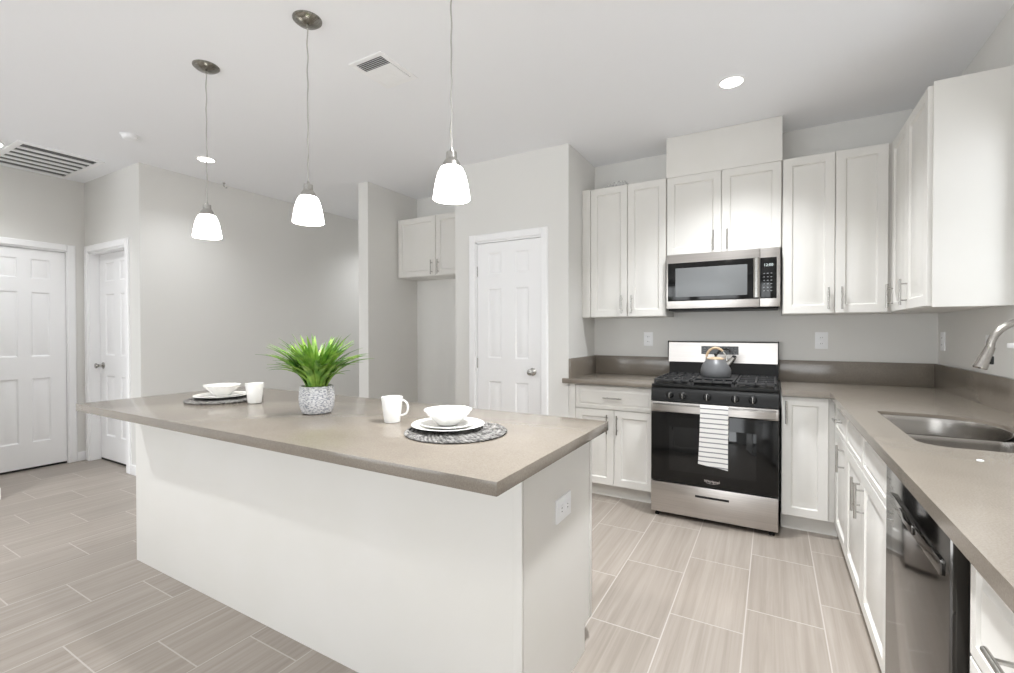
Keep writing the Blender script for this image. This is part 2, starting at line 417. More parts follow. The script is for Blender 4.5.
# left of the microwave
c = thing('wall_cabinet', 'white double-door wall cabinet left of the microwave, against the pantry wall', 'cabinet', (-1.99, 0, ZU), GU)
build('body', MB().box(-2.330, -1.652, YU, -.002, ZU, ZT, .002), CAB, c)
build('filler_strip', MB().box(-2.3335, -2.262, YU-.018, YU, ZU, ZT, .001), CAB, c)
door_set(c, FY(YU), [(-2.258, -1.953, -1.993, 1.49), (-1.949, -1.655, -1.914, 1.49)], ZU+.004, ZT-.004)
# above the microwave, with the flat box up to the ceiling
c = thing('wall_cabinet', 'short double-door wall cabinet directly above the microwave', 'cabinet', (-1.27, 0, 1.85), GU)
build('body', MB().box(-1.650, -.888, YU, -.002, 1.85, ZT, .002), CAB, c)
door_set(c, FY(YU), [(-1.646, -1.268, -1.318, 1.938), (-1.264, -.892, -1.226, 1.938)], 1.854, ZT-.0085)
c = thing('vent_chase', 'flat white boxed chase between the microwave cabinet and the ceiling', 'vent cover', (-1.27, 0, ZT), None)
build('front_panel', MB().box(-1.652, -.886, YU-.022, YU-.004, ZT-.0075, H-.002, .001), CAB, c)
build('side_panel', MB().box(-1.652, -1.634, YU-.004, -.002, ZT+.001, H-.002), CAB, c)
build('side_panel', MB().box(-.904, -.886, YU-.004, -.002, ZT+.001, H-.002), CAB, c)
# right of the microwave
c = thing('wall_cabinet', 'white double-door wall cabinet right of the microwave, reaching into the corner', 'cabinet', (-.6, 0, ZU), GU)
build('body', MB().box(-.884, -.292, YU, -.002, ZU, ZT, .002), CAB, c)
door_set(c, FY(YU), [(-.880, -.588, -.622, 1.49), (-.584, -.312, -.550, 1.49)], ZU+.004, ZT-.004)
# right wall
XU = -.280
c = thing('wall_cabinet', 'white wall cabinet on the right wall with plain end panel beside the sink', 'cabinet', (0, -.72, ZU), GU)
build('body', MB().box(XU, -.002, -1.108, -.004, ZU, ZT-.004, .002), CAB, c)
build('end_panel', MB().box(XU-.001, -.002, -1.116, -1.1085, ZU-.002, ZT+.003, .001), CAB, c)
door_set(c, FX(XU), [(-.70, -.345, -.392, 1.49), (-1.104, -.704, -.735, 1.49)], ZU+.004, ZT-.012)
# refrigerator nook
c = thing('wall_cabinet', 'white double-door wall cabinet high in the empty refrigerator nook', 'cabinet', (-3.9, 0, 1.84), GU)
build('body', MB().box(-4.400, -3.434, YU, -.002, 1.84, ZT, .002), CAB, c)
door_set(c, FY(YU), [(-4.386, -3.890, -3.93, 1.925), (-3.884, -3.436, -3.846, 1.925)], 1.844, ZT-.006)

GB = 'white raised-panel base cabinets'
YF, XF = -.592, -.592
c = thing('base_cabinet', 'white base cabinet with one drawer over two doors, left of the range', 'cabinet', (-1.99, 0, 0), GB)
build('body', MB().box(-2.332, -1.672, YF, -.003, TK, BT-.001, .001), CAB, c)
build('filler_strip', MB().box(-2.334, -2.282, YF-.018, YF, TK, BT-.002, .001), CAB, c)
build('toe_kick', MB().box(-2.332, -1.672, -.53, -.49, 0, TK), CAB, c)
drawer(c, FY(YF), -2.278, -1.675, .684, .860, -1.98)
door_set(c, FY(YF), [(-2.278, -1.974, -2.02, .575), (-1.970, -1.675, -1.945, .575)], TK+.006, .678)
c = thing('base_cabinet', 'narrow single-door base cabinet right of the range at the inner corner', 'cabinet', (-.76, 0, 0), GB)
build('body', MB().box(-.888, -.6, YF, -.003, TK, BT-.001, .001), CAB, c)
build('toe_kick', MB().box(-.888, -.53, -.53, -.49, 0, TK), CAB, c)
door_set(c, FY(YF), [(-.886, -.640, -.862, .765)], TK+.006, .862)
c = thing('base_cabinet', 'base cabinet with one drawer over one door between the corner and sink cabinet', 'cabinet', (0, -.9, 0), GB)
build('body', MB().box(XF, -.003, -1.140, -.596, TK, BT-.001, .001), CAB, c)
build('filler_strip', MB().box(XF-.018, XF, -.690, -.614, TK, BT-.002, .001), CAB, c)
build('toe_kick', MB().box(-.535, -.495, -1.140, -.53, 0, TK), CAB, c)
drawer(c, FX(XF), -1.136, -.694, .694, .860, -.914)
door_set(c, FX(XF), [(-1.136, -.694, -1.045, .60)], TK+.006, .688)
c = thing('base_cabinet', 'sink base cabinet with two doors under false drawer fronts, beside the dishwasher', 'cabinet', (0, -1.63, 0), GB)
m = MB().box(XF, -.003, -2.112, -1.142, TK, TK+.02).box(XF, -.003, -2.112, -2.094, TK+.02, BT-.001).box(XF, -.003, -1.160, -1.142, TK+.02, BT-.001)
m.box(XF, XF+.02, -2.094, -1.160, TK+.02, BT-.001).box(-.02, -.003, -2.094, -1.160, TK+.02, BT-.001)
build('body', m, CAB, c)
build('toe_kick', MB().box(-.535, -.495, -2.112, -1.142, 0, TK), CAB, c)
for a, b in ((-1.622, -1.146), (-2.108, -1.626)): drawer(c, FX(XF), a, b, .694, .860, None, 'drawer_front')
door_set(c, FX(XF), [(-1.622, -1.146, -1.575, .575), (-2.108, -1.626, -1.672, .575)], TK+.006, .688)
c = thing('base_cabinet', 'drawer base cabinet nearest the camera, beyond the dishwasher', 'cabinet', (0, -3.2, 0), GB)
build('body', MB().box(XF, -.003, -3.62, -2.840, TK, BT-.001, .001), CAB, c)
build('toe_kick', MB().box(-.535, -.495, -3.62, -2.840, 0, TK), CAB, c)
drawer(c, FX(XF), -3.616, -2.846, .664, .860, -3.09)
drawer(c, FX(XF), -3.616, -2.846, .392, .658, -3.2); drawer(c, FX(XF), -3.616, -2.846, .112, .386, -3.2)

# ------------------------------------------------------------------ countertops
CT, CB = .906, .8695
def slab(outline, hole=None, z0=CB, z1=CT):
    m = MB(); es = []
    for L in ([outline] + ([hole] if hole else [])):
        vs = [m.b.verts.new((x, y, z1)) for x, y in L]
        es += [m.b.edges.new((vs[i], vs[(i+1) % len(vs)])) for i in range(len(vs))]
    r = bmesh.ops.triangle_fill(m.b, use_beauty=True, edges=es)
    fs = [f for f in r['geom'] if isinstance(f, bmesh.types.BMFace)]
    e = bmesh.ops.extrude_face_region(m.b, geom=fs)
    for v in e['geom']:
        if isinstance(v, bmesh.types.BMVert): v.co.z = z0
    return m
def rrect(x0, x1, y0, y1, rs, n=8):
    """rs: radii at (x0,y0),(x1,y0),(x1,y1),(x0,y1)"""
    out = []
    for (cx, cy, a0), r in zip(((x0, y0, 180), (x1, y0, 270), (x1, y1, 0), (x0, y1, 90)), rs):
        sx = 1 if cx == x0 else -1; sy = 1 if cy == y0 else -1
        for k in range(n+1):
            a = R(a0+90*k/n); out.append((cx+sx*r+r*math.cos(a), cy+sy*r+r*math.sin(a)))
    return out
ct = thing('countertop', 'greige quartz countertop piece left of the range with low backsplash', 'countertop', (-1.99, -.3, CT))
build('slab', MB().box(-2.378, -1.672, -.648, YP, CB, CT, .003).box(-2.334, -1.672, YP, -.003, CB, CT, .001), QUARTZ, ct)
build('backsplash', MB().box(-2.334, -1.682, -.021, -.001, CT, 1.061, .001), QUARTZ, ct)
build('side_splash', MB().box(-2.3345, -2.315, YP, -.021, CT, 1.061, .001), QUARTZ, ct)
ct = thing('countertop', 'L-shaped greige quartz countertop running past the sink along the right wall', 'countertop', (-.3, -1.6, CT))
SX0, SX1, SY0, SY1 = -.522, -.155, -2.075, -1.335
HOLE = rrect(SX0, SX1, SY0, SY1, (.085, .17, .20, .025), 9)
build('slab', slab([(-.888, -.003), (-.888, -.648), (-.638, -.648), (-.638, -3.65), (-.003, -3.65), (-.003, -.003)], HOLE), QUARTZ, ct, smooth=30)
build('backsplash', MB().box(-.898, -.003, -.021, -.001, CT, 1.061, .001), QUARTZ, ct)
build('side_splash', MB().box(-.021, -.001, -3.65, -.0215, CT, 1.061, .001), QUARTZ, ct)

# ------------------------------------------------------------------ sink and faucet
sk = thing('sink', 'undermount stainless double-bowl sink in the right-hand countertop', 'sink', ((SX0+SX1)/2, (SY0+SY1)/2, CB))
DIV = -1.66
def bowl(x0, x1, y0, y1, rs, depth):
    m = MB(); L = []
    zt = CT-.013
    for ins, z in ((.0005, zt), (.003, zt-.002), (.006, zt-.02), (.012, zt-depth+.035), (.022, zt-depth+.012), (.045, zt-depth)):
        dv = lambda y: -.03*max(0, 1-abs(y-DIV)/.06) if z > zt-.03 else 0
        L.append([(x, y, z+dv(y)) for x, y in rrect(x0+ins, x1-ins, y0+ins, y1-ins, [max(.01, r-ins*.6) for r in rs], 9)])
    m.loops(L, True, False, True); return m
b1 = build('bowl', bowl(SX0, SX1, DIV+.009, SY1, (.03, .06, .20, .025), .20), SINKM, sk, recalc=False)
b2 = build('bowl', bowl(SX0, SX1, SY0, DIV-.009, (.085, .17, .06, .03), .18), SINKM, sk, recalc=False)
for bb, yc, dp in ((b1, (DIV+SY1)/2, .2), (b2, (DIV+SY0)/2, .18)):
    build('drain', MB().lathe([(.045, 0), (.043, .003), (.03, .003), (.026, -.004), (.004, -.004)], ((SX0+SX1)/2, yc, CB-dp+.0), 32), NICKEL, bb)
build('divider', MB().box(SX0+.012, SX1-.012, DIV-.0105, DIV+.0105, CT-.075, CT-.043, .003), SINKM, sk)
fc = thing('faucet', 'brushed steel gooseneck pull-down faucet behind the sink', 'faucet', (-.055, -1.70, CT))
FYc = -1.70
build('base', MB().lathe([(.026, 0), (.026, .006), (.02, .012), (.019, .07), (.0135, .08)], (-.055, FYc, CT), 28), SINKM, fc)
pts = [(-.055, FYc, CT+.07), (-.05, FYc, 1.1), (-.048, FYc, 1.2)]
for k in range(1, 15):
    a = R(0+k*(178-0)/14); pts.append((-.15+.102*math.cos(a), FYc, 1.21+.102*math.sin(a)))
build('spout', MB().tube(pts, .0125, 18), SINKM, fc)
hd = build('spray_head', MB().tube([(-.251, FYc, 1.216), (-.256, FYc, 1.20), (-.272, FYc, 1.155), (-.278, FYc, 1.14), (-.279, FYc, 1.136)], [.0145, .0155, .0195, .021, .018], 24), SINKM, fc)
build('spray_button', MB().box(-.2535, -.2425, FYc-.008, FYc+.008, 1.152, 1.182, .003), SEAM, hd)['label'] = 'black spray button'
build('lever', MB().tube([(-.055, FYc-.015, CT+.05), (-.055, FYc-.04, CT+.055), (-.06, FYc-.10, CT+.075)], [.012, .009, .006], 14), SINKM, fc)
hole_cover = tag(build('air_gap_button', MB().lathe([(.008, 0), (.008, .002), (.005, .003), (.001, .003)], (-.427, -2.236, CT), 20), PLASTIC), 'tiny pale button on the counter in front of the sink', 'button')

# ------------------------------------------------------------------ island
isl = thing('kitchen_island', 'white panelled kitchen island base with plain back and end', 'island', (-2.8, -2.5, 0))
IX0, IX1, IY0, IY1 = -4.022, -1.586, -2.819, -2.192
build('back_panel', MB().box(IX0, IX1-.001, IY0, IY0+.012, 0, CB-.001, .001), CAB, isl)
m = MB()   # end panel with toe-kick notch at the far bottom corner
prof = [(IY0+.0125, 0), (-2.285, 0), (-2.285, TK), (IY1-.022, TK), (IY1-.022, CB-.001), (IY0+.0125, CB-.001)]
m.loops([[(x, y, z) for y, z in prof] for x in (IX1-.018, IX1)])
build('end_panel', m, CAB, isl)
build('corner_trim', MB().box(IX1-.028, IX1+.002, IY0-.004, IY0+.004, 0, CB-.001, .0015), CAB, isl)
build('edge_trim', MB().box(IX1, IX1+.005, IY1-.040, IY1-.022, TK, CB-.001, .0015), CAB, isl)
build('end_panel', MB().box(IX0, IX0+.018, IY0+.0125, IY1-.022, 0, CB-.001), CAB, isl)
build('body', MB().box(IX0+.0185, IX1-.0185, IY0+.0125, IY1-.0225, TK, CB-.001), CAB, isl)
build('toe_kick', MB().box(IX0+.0185, IX1-.0185, -2.32, -2.30, 0, TK), CAB, isl)
FB = lambda u, z, d: (u, IY1-.022+d, z)
xs = [IX0+.003+i*(IX1-IX0-.006)/4 for i in range(5)]
for i in range(4): door_set(isl, FB, [(xs[i]+.002, xs[i+1]-.002, (xs[i+1]-.05 if i % 2 == 0 else xs[i]+.05), .70)], TK+.004, CB-.008)
it = tag(build('island_countertop', MB().box(-4.030, -1.521, -3.072, -2.184, CB, CT, .0015), QUARTZ), 'long greige quartz slab overhanging the white island', 'countertop')

# ------------------------------------------------------------------ electrical outlets
def outlet(F, u, z, w_, h_, label, horizontal=False, n=2):
    c = F(u, z, 0); o = thing('wall_outlet', label, 'outlet', c, 'white wall outlets')
    def bx(nm, a, b2, cc, d, d0, d1, m, par, bv=.0015):
        P, Q = F(a, cc, d0), F(b2, d, d1); lo = [min(P[i], Q[i]) for i in range(3)]; hi = [max(P[i], Q[i]) for i in range(3)]
        return build(nm, MB().box(lo[0], hi[0], lo[1], hi[1], lo[2], hi[2], bv), m, par)
    bx('cover_plate', u-w_/2, u+w_/2, z-h_/2, z+h_/2, -.001, .006, PLASTIC, o)
    for k in (-1, 1):
        a, b2 = (u+k*w_*.2, z) if horizontal else (u, z+k*h_*.18)
        sw, sh = (.0135, .016) if horizontal else (.0165, .0135)
        s = bx('receptacle', a-sw, a+sw, b2-sh, b2+sh, .004, .0085, PLASTIC, o)
        for q in (-1, 1):
            if horizontal: bx('slot', a-.004, a+.004, b2+q*.006-.001, b2+q*.006+.001, .008, .0089, SEAM, s, 0)
            else: bx('slot', a+q*.006-.001, a+q*.006+.001, b2-.004, b2+.004, .008, .0089, SEAM, s, 0)
    return o
outlet(FY(0), -1.858, 1.209, .075, .118, 'white wall outlet on the back wall left of the range')
outlet(FY(0), -.633, 1.207, .078, .12, 'white wall outlet on the back wall right of the range')
outlet(FX(0), -.114, 1.209, .075, .118, 'white wall outlet on the right wall near the corner')
outlet(FX(0), -.84, 1.195, .075, .118, 'white wall outlet on the right wall half behind the faucet')
outlet(FXp(IX1), -2.508, .648, .128, .082, 'white sideways outlet on the end of the island', True)

# ------------------------------------------------------------------ gas range
RX0, RX1, RF = -1.670, -.903, -.742
rg = thing('gas_range', 'stainless steel gas range with black oven door below the microwave', 'stove', ((RX0+RX1)/2, -.37, 0))
build('body', MB().box(RX0+.004, RX1-.004, -.695, -.045, .03, .90), BLACKEN, rg)
build('cooktop', MB().box(RX0, RX1, RF+.012, -.075, .892, .912, .005), BLACKEN, rg)
cp = build('control_panel', MB().loops([[(x, y, z) for y, z in ((-.695, .798), (RF, .798), (RF+.004, .87), (RF+.02, .892), (-.695, .892))] for x in (RX0, RX1)]), BLACKEN, rg)
for px in (-1.545, -1.462, -1.312, -1.145, -1.045):
    c = Vector((px, RF+.002, .842)); m = MB()
    n = Vector((0, -1, .05)).normalized(); t1 = Vector((1, 0, 0)); t2 = n.cross(t1)
    m.loops([[c+n*h+(t1*math.cos(a*math.pi/12)+t2*math.sin(a*math.pi/12))*r for a in range(24)] for h, r in ((0, .024), (.006, .024), (.009, .02), (.02, .019), (.023, .016))])
    kb = build('knob', m, BLACKEN, rg)
    build('knob_grip', MB().box(px-.002, px+.002, RF-.030, RF-.02, .822, .862, .002), NICKEL, kb)
od = build('oven_door', MB().box(RX0+.001, RX1-.001, RF, -.697, .248, .722, .004), BLACKGL, rg)
build('door_band', MB().box(RX0+.001, RX1-.001, RF-.001, -.697, .7225, .793, .003), STEEL, od)
build('oven_window', MB().box(RX0+.12, RX1-.12, RF-.0015, RF+.004, .33, .63, .001), mat('oven_window_glass', (20, 21, 22), .04), od)
pts = []
for k in range(25):      # wide flat handle bowed outwards
    t = -1+k/12; x = (RX0+RX1)/2+t*.368; pts.append((x, RF-.046+.034*abs(t)**6))
hl = [[(x, y, .73), (x, y-.012, .736), (x, y-.012, .778), (x, y, .784)] for x, y in pts]
build('handle', MB().loops(hl), STEEL, od)
for s in (-1, 1): build('handle_mount', MB().box((RX0+RX1)/2+s*.362-.016, (RX0+RX1)/2+s*.362+.016, RF-.022, RF+.001, .735, .779, .003), STEEL, od)
lg = text_mb('Whirlpool', .0225, (-1.28, RF-.0012, .283), (1, 0, 0), (0, 0, 1))
lg.tube([(-1.28+.040*math.cos(R(a)), RF-.0012, .287+.0125*math.sin(R(a))) for a in range(205, 351, 10)], .0008, 6)
build('logo', lg, LOGO, od)
dr = build('drawer', MB().box(RX0+.001, RX1-.001, RF, -.697, .034, .242, .004), STEEL, rg)
build('handle', MB().box(-1.383, -1.178, RF-.004, RF+.002, .172, .186, .002), SEAM, dr)['label'] = 'dark recessed pull slot'
for x in (RX0+.035, RX1-.035):
    for y in (-.70, -.12): build('foot', MB().lathe([(.016, 0), (.016, .012), (.009, .014), (.009, .031)], (x, y, 0), 16), SEAM, rg)
bg = build('backguard', MB().loops([[(x, y, z) for y, z in ((-.075, 1.03), (-.068, 1.185), (-.06, 1.195), (-.03, 1.195), (-.03, 1.03))] for x in (RX0-.012, RX1-.002)]), STEEL, rg)
build('backguard_base', MB().loops([[(x, y, z) for y, z in ((-.10, .905), (-.07, 1.029), (-.03, 1.029), (-.03, .90))] for x in (RX0+.0, RX1)]), BLACKEN, rg)
for x in (RX0-.014, RX1-.0015): build('end_cap', MB().box(x, x+.006, -.078, -.028, 1.028, 1.198, .001), SEAM, bg)
def bgp(x, z, d=.001): return (x, -.075+.007*(z-1.03)/.155-d, z)
dp = build('display', MB().loops([[bgp(x, z, d) for x, z in rect(-1.43, -1.165, 1.094, 1.158, 0)] for d in (-.002, .0018)]), BLACKGL, bg)
m = MB()
for i in range(4):
    for j in range(3):
        x, z = -1.262+i*.025, 1.106+j*.018; m.box(x-.007, x+.007, -.0765, -.0715, z-.003, z+.003)
build('keypad', m, MARK, dp)
m = MB()
for i in range(2):
    for j in range(3): m.box(-1.412+i*.03, -1.397+i*.03, -.0765, -.0715, 1.103+j*.018, 1.108+j*.018)
build('keypad', m, MARK, dp)
# burners and grates
for bx, by, r in ((-1.51, -.56, .05), (-1.51, -.25, .038), (-1.2835, -.40, .055), (-1.055, -.56, .045), (-1.055, -.25, .036)):
    b = build('burner', MB().lathe([(r, 0), (r, .012), (r*.8, .016), (r*.78, .022), (r*.2, .024)], (bx, by, .912), 28), IRON, rg)
def grate(x0, x1):
    m = MB(); y0, y1, z0, z1 = RF+.035, -.135, .93, .947
    for y in (y0, y1-.014, (y0+y1)/2-.007): m.box(x0, x1, y, y+.014, z0, z1, .003)
    for x in (x0, x1-.014, (x0+x1)/2-.007): m.box(x, x+.014, y0, y1, z0, z1, .003)
    for y in (y0+(y1-y0)*.25, y0+(y1-y0)*.75): m.box(x0, x1, y-.006, y+.006, z0, z1, .003)
    for x in (x0+(x1-x0)*.25, x0+(x1-x0)*.75):
        for a, b in ((y0, y0+.16), (y1-.16, y1)): m.box(x-.005, x+.005, a, b, z0, z1, .002)
    for x in (x0, x1-.014):
        for y in (y0, y1-.014): m.box(x, x+.014, y, y+.014, .911, z0)
    return m
for a, b in ((RX0+.012, -1.418), (-1.412, -1.155), (-1.149, RX1-.012)): build('grate', grate(a, b), IRON, rg)
build('griddle_plate', MB().box(-1.40, -1.167, -.60, -.16, .9472, .9500, .001), IRON, rg)

# kettle on the centre plate
kc = (-1.290, -.43, .9505)
kt = thing('kettle', 'grey stovetop kettle with wooden arched handle on the range', 'kettle', kc)
build('body', MB().lathe([(.082, 0), (.094, .004), (.101, .02), (.099, .05), (.09, .082), (.073, .108), (.06, .12), (.056, .1255)], kc, 48), KET, kt)
build('lid', MB().lathe([(.057, .1255), (.057, .13), (.045, .137), (.02, .141), (.008, .142)], kc, 40), WOOD, kt)
build('lid_knob', MB().lathe([(.008, .141), (.007, .15), (.013, .157), (.012, .166), (.003, .168)], kc, 24), SEAM, kt)
hp = [(kc[0]+(-.062*math.cos(R(a)) if a < 90 else -.062*math.cos(R(a))), kc[1], kc[2]+.13+.076*math.sin(R(a))) for a in range(8, 140, 8)]
build('handle', MB().tube(hp, .0085, 14), WOOD, kt)
build('handle_bracket', MB().tube([hp[-1], (kc[0]+.064, kc[1], kc[2]+.155), (kc[0]+.072, kc[1], kc[2]+.112)], .006, 12), NICKEL, kt)
build('handle_bracket', MB().tube([hp[0], (kc[0]-.068, kc[1], kc[2]+.115)], .006, 12), NICKEL, kt)
sp = build('spout', MB().tube([(kc[0]+.07, kc[1], kc[2]+.08), (kc[0]+.1, kc[1], kc[2]+.115), (kc[0]+.118, kc[1], kc[2]+.142)], [.026, .019, .014], 18), NICKEL, kt)
build('spout_cap', MB().lathe([(.015, 0), (.015, .01), (.01, .016), (.002, .017)], (kc[0]+.118, kc[1], kc[2]+.139), 20), SEAM, sp)

# towel over the oven handle
m = MB(); rows = []
N = 20
def tw(u, s):    # s: 0 = back hem ... 1 = front hem
    yb, yf = RF-.0105, RF-.0655
    x0, x1 = -1.345, -1.18
    if s < .2: y, z = RF-.0395, .60+.19*s/.2
    elif s < .3:
        t = (s-.2)/.1; a = math.pi*t; y = RF-.051+.0125*math.cos(a); z = .79+.004*math.sin(a)
    else:
        t = (s-.3)/.7; y = RF-.0640-.004*math.sin(t*3)-.003*t*math.sin(u*7); z = .79-t*(.375+.022*u)
    x = x0+(x1-x0)*u-(.012*(1-u)*max(0, (s-.3)/.7)**2)
    return Vector((x, y, z))
th = .0024
front = [[tw(i/14, j/44) for i in range(15)] for j in range(45)]
back = [[p.copy() for p in r] for r in front]
for j in range(45):
    for i in range(15):
        a = front[max(0, j-1)][i]; b = front[min(44, j+1)][i]; t = (b-a).normalized(); n = Vector((0, t.z, -t.y))
        back[j][i] = front[j][i]+(n if n.y > 0 or True else -n)*th
loop = []
for j in range(45): loop.append(front[j]+back[j][::-1])
m.loops(loop)
tag(build('dish_towel', m, TOWEL, loc=(-1.265, RF-.05, .4), smooth=60), 'white dish towel with thin grey stripes over the oven handle', 'towel')

# ------------------------------------------------------------------ microwave
MX0, MX1, MF, MZ0, MZ1 = -1.641, -.896, -.372, 1.442, 1.848
mw = thing('microwave', 'stainless over-the-range microwave with black window under the short cabinet', 'microwave', ((MX0+MX1)/2, -.2, MZ0))
build('body', MB().box(MX0+.003, MX1-.003, MF+.028, -.002, MZ0+.004, MZ1-.0005), BLACKEN, mw)
SPX = -1.017
md = build('door', MB().box(MX0, SPX-.001, MF, MF+.027, MZ0+.002, MZ1, .003), STEEL, mw)
build('window_frame', MB().box(-1.630, SPX-.004, MF-.002, MF+.002, 1.5, 1.785, .002), BLACKGL, md)
MWGLASS = mat('microwave_screen_glass', (118, 120, 121), .36, .3)
build('window', MB().box(-1.575, -1.095, MF-.0035, MF, 1.53, 1.745, .001), MWGLASS, md)
build('handle', MB().loops([[(x, y, z) for x, y in ((-1.056, MF-.03), (-1.046, MF-.038), (-1.032, MF-.038), (-1.022, MF-.03), (-1.03, MF-.026), (-1.048, MF-.026))] for z in (1.508, 1.778)]), NICKEL, md)
for z in (1.515, 1.762): build('handle_mount', MB().box(-1.046, -1.032, MF-.028, MF+.001, z, z+.012), NICKEL, md)
cpn = build('control_panel', MB().box(SPX+.001, MX1, MF, MF+.027, MZ0+.002, MZ1, .003), STEEL, mw)
kp = build('keypad_glass', MB().box(SPX+.003, -.916, MF-.002, MF+.002, 1.5, 1.782, .001), BLACKGL, cpn)
m = MB()
for i in range(3):
    for j in range(6): m.box(-.992+i*.022-.005, -.992+i*.022+.005, MF-.0026, MF-.001, 1.55+j*.024, 1.555+j*.024)
build('keypad', m, MARK, kp)
build('clock_display', text_mb('12:00', .026, (-.966, MF-.0022, 1.722), (1, 0, 0), (0, 0, 1), .0008), emit('clock_digits', (190, 200, 200), .35), kp)
build('bottom_grille', MB().box(MX0+.01, MX1-.01, MF+.03, -.02, MZ0-.012, MZ0+.004, .003), BLACKEN, mw)

# ------------------------------------------------------------------ dishwasher
DX, DY0, DY1 = -.617, -2.748, -2.126
dw = thing('dishwasher', 'dark reflective stainless dishwasher under the right-hand countertop', 'dishwasher', (-.3, -2.43, 0))
build('tub', MB().box(DX+.034, -.04, DY0+.006, DY1-.004, .1, .862), mat('dishwasher_side_grey', (176, 175, 173), .4, .5), dw)
dd = build('door', MB().box(DX, DX+.032, DY0, DY1, .115, .855, .004), DARKSTEEL, dw)
m = MB().box(DX-.007, DX+.001, -2.712, -2.226, .746, .780, .002)
m.box(DX-.012, DX-.006, -2.50, -2.36, .752, .776, .002)
build('handle', m, DARKSTEEL, dd)
build('toe_panel', MB().box(DX+.08, DX+.10, DY0, DY1, 0, .112), SEAM, dw)
for y in (DY0+.03, DY1-.03): build('foot', MB().lathe([(.014, 0), (.014, .01), (.007, .012), (.007, .101)], (DX+.16, y, 0), 14), NICKEL, dw)

# ------------------------------------------------------------------ things on the island
def placemat(c, label):
    m = MB(); rmax = .185
    for k in range(11):
        r = rmax-.0085-k*.0168
        for ph in (0, math.pi):
            nW = max(6, int(r*2*math.pi/.034)); n = nW*8
            P = []
            for i in range(n):
                a = 2*math.pi*i/n
                rr = r+.0055*math.sin(nW*a+ph+k); P.append(Vector((c[0]+rr*math.cos(a), c[1]+rr*math.sin(a), c[2]+.0052+.0022*math.cos(nW*a*1+ph+k))))
            L = []
            for i in range(n):
                t = (P[(i+1) % n]-P[i-1]).normalized(); s = Vector((t.y, -t.x, 0)).normalized(); u = Vector((0, 0, 1))
                L.append([P[i]+(s*math.cos(q*math.pi/3)*.0052+u*math.sin(q*math.pi/3)*.0028) for q in range(6)])
            L.append(L[0]); m.loops(L, True, False, False)
    return tag(build('placemat', m, WEAVE, loc=c), label, 'placemat', 'round woven placemats')
pm1c = (-1.940, -2.661, CT); pm2c = (-3.515, -2.612, CT)
placemat(pm1c, 'round grey braided placemat under the plates nearest the camera')
placemat(pm2c, 'round grey braided placemat at the far left end of the island')
def plate_mb(c, r, h):
    return MB().lathe([(r*.55, 0), (r*.62, .001), (r*.97, h-.002), (r, h), (r*.985, h+.0018), (r*.66, .006), (r*.6, .0045), (.002, .0045)], c, 64)
def bowl_mb(c): return MB().lathe([(.034, 0), (.038, .002), (.042, .006), (.089, .053), (.0895, .056), (.087, .057), (.040, .011), (.034, .0085), (.002, .0075)], c, 64)
def mug(c, ang, label):
    k = thing('mug', label, 'mug', c, 'white tapered mugs')
    build('body', MB().lathe([(.029, 0), (.032, .002), (.0435, .1), (.0428, .1025), (.0405, .101), (.0295, .008), (.025, .005), (.002, .005)], c, 48), CERAM, k)
    d = Vector((math.cos(ang), math.sin(ang), 0)); P = []
    for i in range(17):
        a = R(100-200*i/16); P.append(Vector(c)+d*(.0385+.027*max(0, math.cos(a))**.8+(-.003 if i > 12 else 0))+Vector((0, 0, .058+.031*math.sin(a)*(1 if i < 9 else 1.0))))
    build('handle', MB().tube(P, .0045, 12), CERAM, k); return k
def setting(pc, mz, labs):
    z = mz+.0125
    tag(build('dinner_plate', plate_mb((*pc, z), .135, .014), CERAM, loc=(*pc, z)), labs[0], 'plate', 'white dinner plates')
    tag(build('side_plate', plate_mb((*pc, z+.0052), .102, .012), CERAM, loc=(*pc, z)), labs[1], 'plate', 'white side plates')
    tag(build('bowl', bowl_mb((*pc, z+.0105)), CERAM, loc=(*pc, z)), labs[2], 'bowl', 'white bowls')
setting((-1.984, -2.652), CT, ('large white dinner plate lying on the near placemat', 'smaller white plate stacked beneath the near bowl', 'white flared bowl on the plates nearest the camera'))
setting((-3.541, -2.611), CT, ('large white dinner plate on the far left placemat', 'smaller white plate beneath the far left bowl', 'white flared bowl on the plates at the far left'))
mug((-2.282, -2.631, CT), R(25), 'white mug with handle to the right, between the plant and near placemat')
mug((-3.262, -2.602, CT), R(118), 'white mug beside the far left placemat with its handle hidden')

